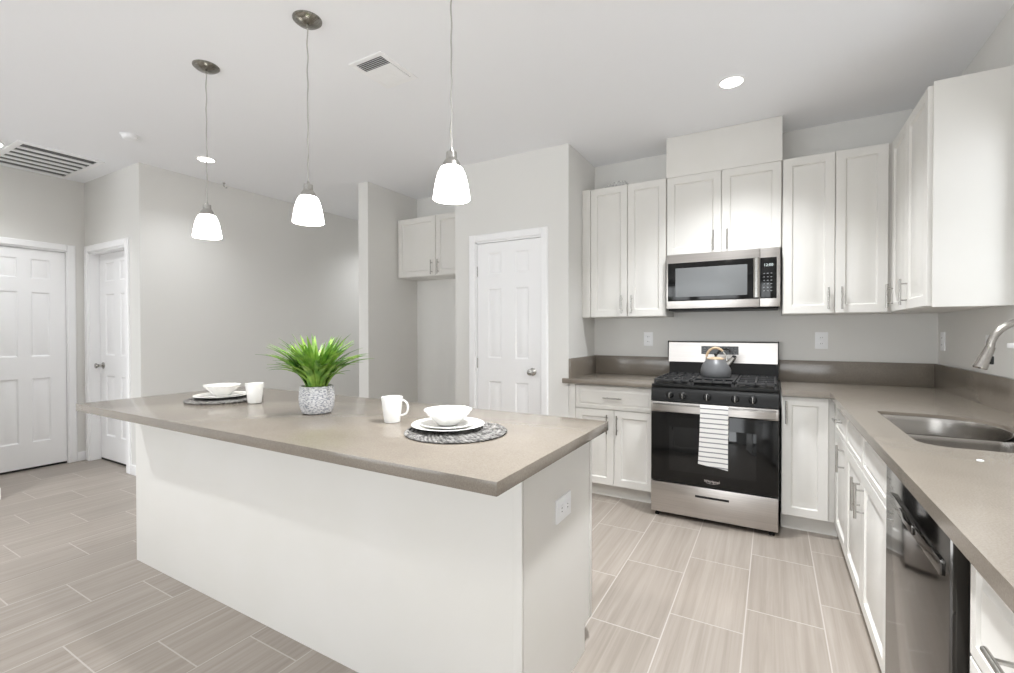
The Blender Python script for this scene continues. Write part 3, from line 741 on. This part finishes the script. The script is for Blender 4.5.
pc = (-2.730, -2.640, CT)
pl = thing('potted_plant', 'leafy green artificial grass plant in whitewashed round pot on island', 'plant', pc)
build('pot', MB().lathe([(.048, 0), (.062, .005), (.073, .032), (.0765, .066), (.0745, .1), (.0705, .122), (.0665, .124), (.0625, .12), (.064, .106), (.002, .104)], pc, 56), POT, pl)
build('soil', MB().lathe([(.064, .107), (.05, .113), (.002, .116)], pc, 32), SOIL, pl)
m = MB(); rng = random.Random(11)
for k in range(150):
    az = rng.uniform(0, 2*math.pi); tilt = rng.uniform(.05, 1.0)**.75*R(66); ln = rng.uniform(.22, .30)*(1 if k % 4 else .7)
    if tilt < .5: ln *= .9
    wd = rng.uniform(.0095, .016); r0 = rng.uniform(.0, .04)
    p = Vector(pc)+Vector((r0*math.cos(az), r0*math.sin(az), .108)); d2 = Vector((math.cos(az), math.sin(az), 0)); side = Vector((-d2.y, d2.x, 0))
    curl = rng.uniform(.25, .85); n = 9; pts = []
    a = tilt*.45; st = ln/n
    for i in range(n+1):
        pts.append((p.copy(), a)); p = p+(d2*math.sin(a)+Vector((0, 0, 1))*math.cos(a))*st; a += (tilt*.55*1.5+curl*.55)/n
    L = []
    for i, (q, a_) in enumerate(pts):
        t = i/n; ww = wd*(.45+1.4*t if t < .4 else 1.01*(1-((t-.4)/.6)**1.8))+.0004
        nn = d2*(-math.cos(a_))+Vector((0, 0, 1))*math.sin(a_)
        L.append([q-side*ww+nn*ww*.35, q+nn*-.0004, q+side*ww+nn*ww*.35, q+nn*.0006])
    m.loops(L)
build('foliage', m, LEAF, pl)

# ------------------------------------------------------------------ pendant lamps
CORD = mat('braided_clear_cord', (176, 174, 170), .3)
PY = -2.592
def pendant(c, label, dz):
    g = thing('pendant_lamp', label, 'pendant lamp', c, 'pendant lamps over the island')
    x, y, z = c; zz = z-dz     # dz: how much higher this lamp hangs
    build('canopy', MB().lathe([(.066, 0), (.065, -.006), (.05, -.018), (.02, -.026), (.008, -.028), (.006, -.04), (.001, -.041)], c, 40), BRONZE, g)
    P = [(x+.0016*math.sin(k*.9), y+.0014*math.cos(k*.7), z-.035-k*(z-1.985-dz-.035)/44) for k in range(45)]
    P[0] = (x, y, z-.035); P[-1] = (x, y, 1.965+dz)
    build('cord', MB().tube(P, .0033, 8), CORD, g)
    build('socket_cap', MB().lathe([(.005, 1.975-zz), (.008, 1.962-zz), (.02, 1.959-zz), (.021, 1.935-zz), (.025, 1.93-zz), (.033, 1.917-zz), (.035, 1.903-zz), (.01, 1.901-zz)], c, 36), NICKEL, g)
    sh = build('shade', MB().lathe([(r, h-zz) for r, h in ((.030, 1.906), (.042, 1.899), (.052, 1.878), (.061, 1.845), (.067, 1.81), (.071, 1.782), (.0685, 1.779), (.063, 1.81), (.056, 1.845), (.046, 1.875), (.03, 1.893))], c, 48, False, False), SHADE, g)
    bb = build('bulb', MB().lathe([(r, h-zz) for r, h in ((.004, 1.90), (.013, 1.892), (.016, 1.87), (.024, 1.85), (.027, 1.83), (.02, 1.81), (.004, 1.802))], c, 24), GLOWDISC, g)
    l = bpy.data.lights.new('pendant_glow', 'SPOT'); l.energy = 13; l.spot_size = R(150); l.spot_blend = .8; l.shadow_soft_size = .05; l.color = (1, .99, .97)
    lo = bpy.data.objects.new('pendant_glow', l); COL.objects.link(lo); lo.parent = g; lo.location = (0, 0, 1.765-zz)
    return g
pendant((-2.010, PY, H), 'white glass pendant lamp nearest the pantry door, largest in view', .0)
pendant((-2.859, -2.582, H), 'middle white glass pendant lamp above the island', .012)
pendant((-3.686, -2.607, H), 'white glass pendant lamp farthest left, above the island end', .022)

# ------------------------------------------------------------------ ceiling fixtures
def can(c, label, e=30, r=.06, sp=132):
    g = thing('recessed_light', label, 'ceiling light', c, 'recessed ceiling lights')
    build('trim_ring', MB().lathe([(r+.018, 0), (r+.018, -.003), (r+.002, -.006), (r, -.002), (r, 0)], c, 40), TRIM, g)
    build('lens', MB().lathe([(r, -.0005), (r, -.0035), (.001, -.0045)], c, 40), GLOWDISC, g)
    l = bpy.data.lights.new('can_glow', 'SPOT'); l.spot_size = R(sp); l.spot_blend = 1; l.shadow_soft_size = r; l.energy = e*4; l.color = (.955, .98, 1)
    lo = bpy.data.objects.new('can_glow', l); COL.objects.link(lo); lo.parent = g; lo.location = (0, 0, -.02)
    return g
can((-1.157, -.974, H), 'lit recessed ceiling light in front of the range', 36, .06, 116)
can((-5.160, -1.842, H), 'lit recessed ceiling light behind the far left pendant cord', 8, .06, 128)
can((-6.26, -2.905, H), 'lit recessed ceiling light beside the return grille, at left edge', 13, .1, 128)
can((-1.16, -2.75, H), 'added unseen recessed light above the sink aisle, out of the picture', 60)  # this and the unseen lights below are added to brighten the room
can((-1.16, -4.60, H), 'added unseen recessed light over the living side, behind the camera', 10)
can((-3.1, -4.30, H), 'added unseen recessed light behind the island, out of the picture', 10)
can((-5.0, -4.30, H), 'added unseen recessed light over the living side, further left', 44)
can((-5.15, .55, H), 'added unseen recessed light down the hall, hidden behind the partition wall', 12, .06, 128)  # added out of sight to brighten the long wall and hall floor
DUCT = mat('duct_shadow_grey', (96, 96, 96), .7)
# supply register
x0, x1, y0, y1 = -2.980, -2.738, -2.228, -1.932
v = thing('ceiling_vent', 'square white ceiling supply vent with louvers open on one side', 'vent', ((x0+x1)/2, (y0+y1)/2, H))
m = MB()
for a in ((x0, x1, y0, y0+.028), (x0, x1, y1-.028, y1), (x0, x0+.028, y0+.028, y1-.028), (x1-.028, x1, y0+.028, y1-.028)): m.box(*a, H-.004, H, .001)
build('frame', m, TRIM, v)
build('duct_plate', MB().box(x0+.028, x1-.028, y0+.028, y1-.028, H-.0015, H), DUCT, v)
m = MB()
for i in range(5):
    y = y0+.034+i*.0135
    m.loops([[(x, y+a, z) for a, z in ((0, H-.0065), (.0012, H-.0072), (.006, H-.0022), (.0048, H-.0016))] for x in (x0+.03, x1-.03)])
build('open_louvers', m, TRIM, v)
m = MB()
for i in range(12):
    y = y0+.1+i*.0142
    m.loops([[(x, y+a, z) for a, z in ((0, H-.0035), (.0005, H-.0058), (.0142, H-.0048), (.0142, H-.0026))] for x in (x0+.03, x1-.03)])
build('closed_louvers', m, TRIM, v)
# return grille
x0, x1, y0, y1 = -6.82, -5.99, -2.785, -2.245
v = thing('return_air_grille', 'large white slatted return grille in the hall ceiling', 'vent', ((x0+x1)/2, (y0+y1)/2, H))
m = MB()
for a in ((x0, x1, y0, y0+.04), (x0, x1, y1-.04, y1), (x0, x0+.04, y0+.04, y1-.04), (x1-.04, x1, y0+.04, y1-.04)): m.box(*a, H-.01, H, .002)
build('frame', m, TRIM, v)
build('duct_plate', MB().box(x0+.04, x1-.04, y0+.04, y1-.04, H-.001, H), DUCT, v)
m = MB()
nS = 6; pitch = (x1-x0-.08)/nS
for i in range(nS-1):
    x = x0+.04+(i+1)*pitch; m.box(x-.027, x+.027, y0+.04, y1-.04, H-.009, H-.003, .001)
build('slats', m, TRIM, v)
g = thing('smoke_detector', 'small round white smoke detector on the hall ceiling', 'smoke detector', (-5.148, -2.395, H))
build('body', MB().lathe([(.052, 0), (.052, -.008), (.044, -.024), (.036, -.03), (.02, -.031), (.001, -.031)], (-5.148, -2.395, H), 36), PLASTIC, g)
build('base_ring', MB().lathe([(.06, 0), (.06, -.005), (.053, -.006), (.053, 0)], (-5.148, -2.395, H), 36), PLASTIC, g)
g = thing('ceiling_hook', 'tiny grey hook hanging from the ceiling by the long wall', 'hook', (-5.676, -1.408, H))
build('shank', MB().tube([(-5.676, -1.408, H), (-5.676, -1.408, H-.03), (-5.668, -1.40, H-.05), (-5.655, -1.388, H-.045)], .006, 8), NICKEL, g)
build('mount', MB().lathe([(.014, 0), (.012, -.006), (.002, -.007)], (-5.676, -1.408, H), 16), NICKEL, g)

# crumpled clear film on top of the left wall cabinet
m = MB(); rng = random.Random(5); nx, ny = 16, 9; V = []
for j in range(ny+1):
    row = []
    for i in range(nx+1):
        u, t = i/nx, j/ny; e = min(1, 5*min(u, 1-u, t, 1-t))
        row.append(m.b.verts.new((-2.16+.20*u+rng.uniform(-.006, .006), -.29+.16*t, ZT+.003+e*(rng.uniform(.012, .045)+.035*u*u))))
    V.append(row)
for j in range(ny):
    for i in range(nx): m.b.faces.new((V[j][i], V[j][i+1], V[j+1][i+1], V[j+1][i]))
tag(build('plastic_wrap', m, FILM, loc=(-2.06, -.2, ZT), smooth=15), 'crumpled clear plastic wrap on top of the left wall cabinet', 'plastic wrap')
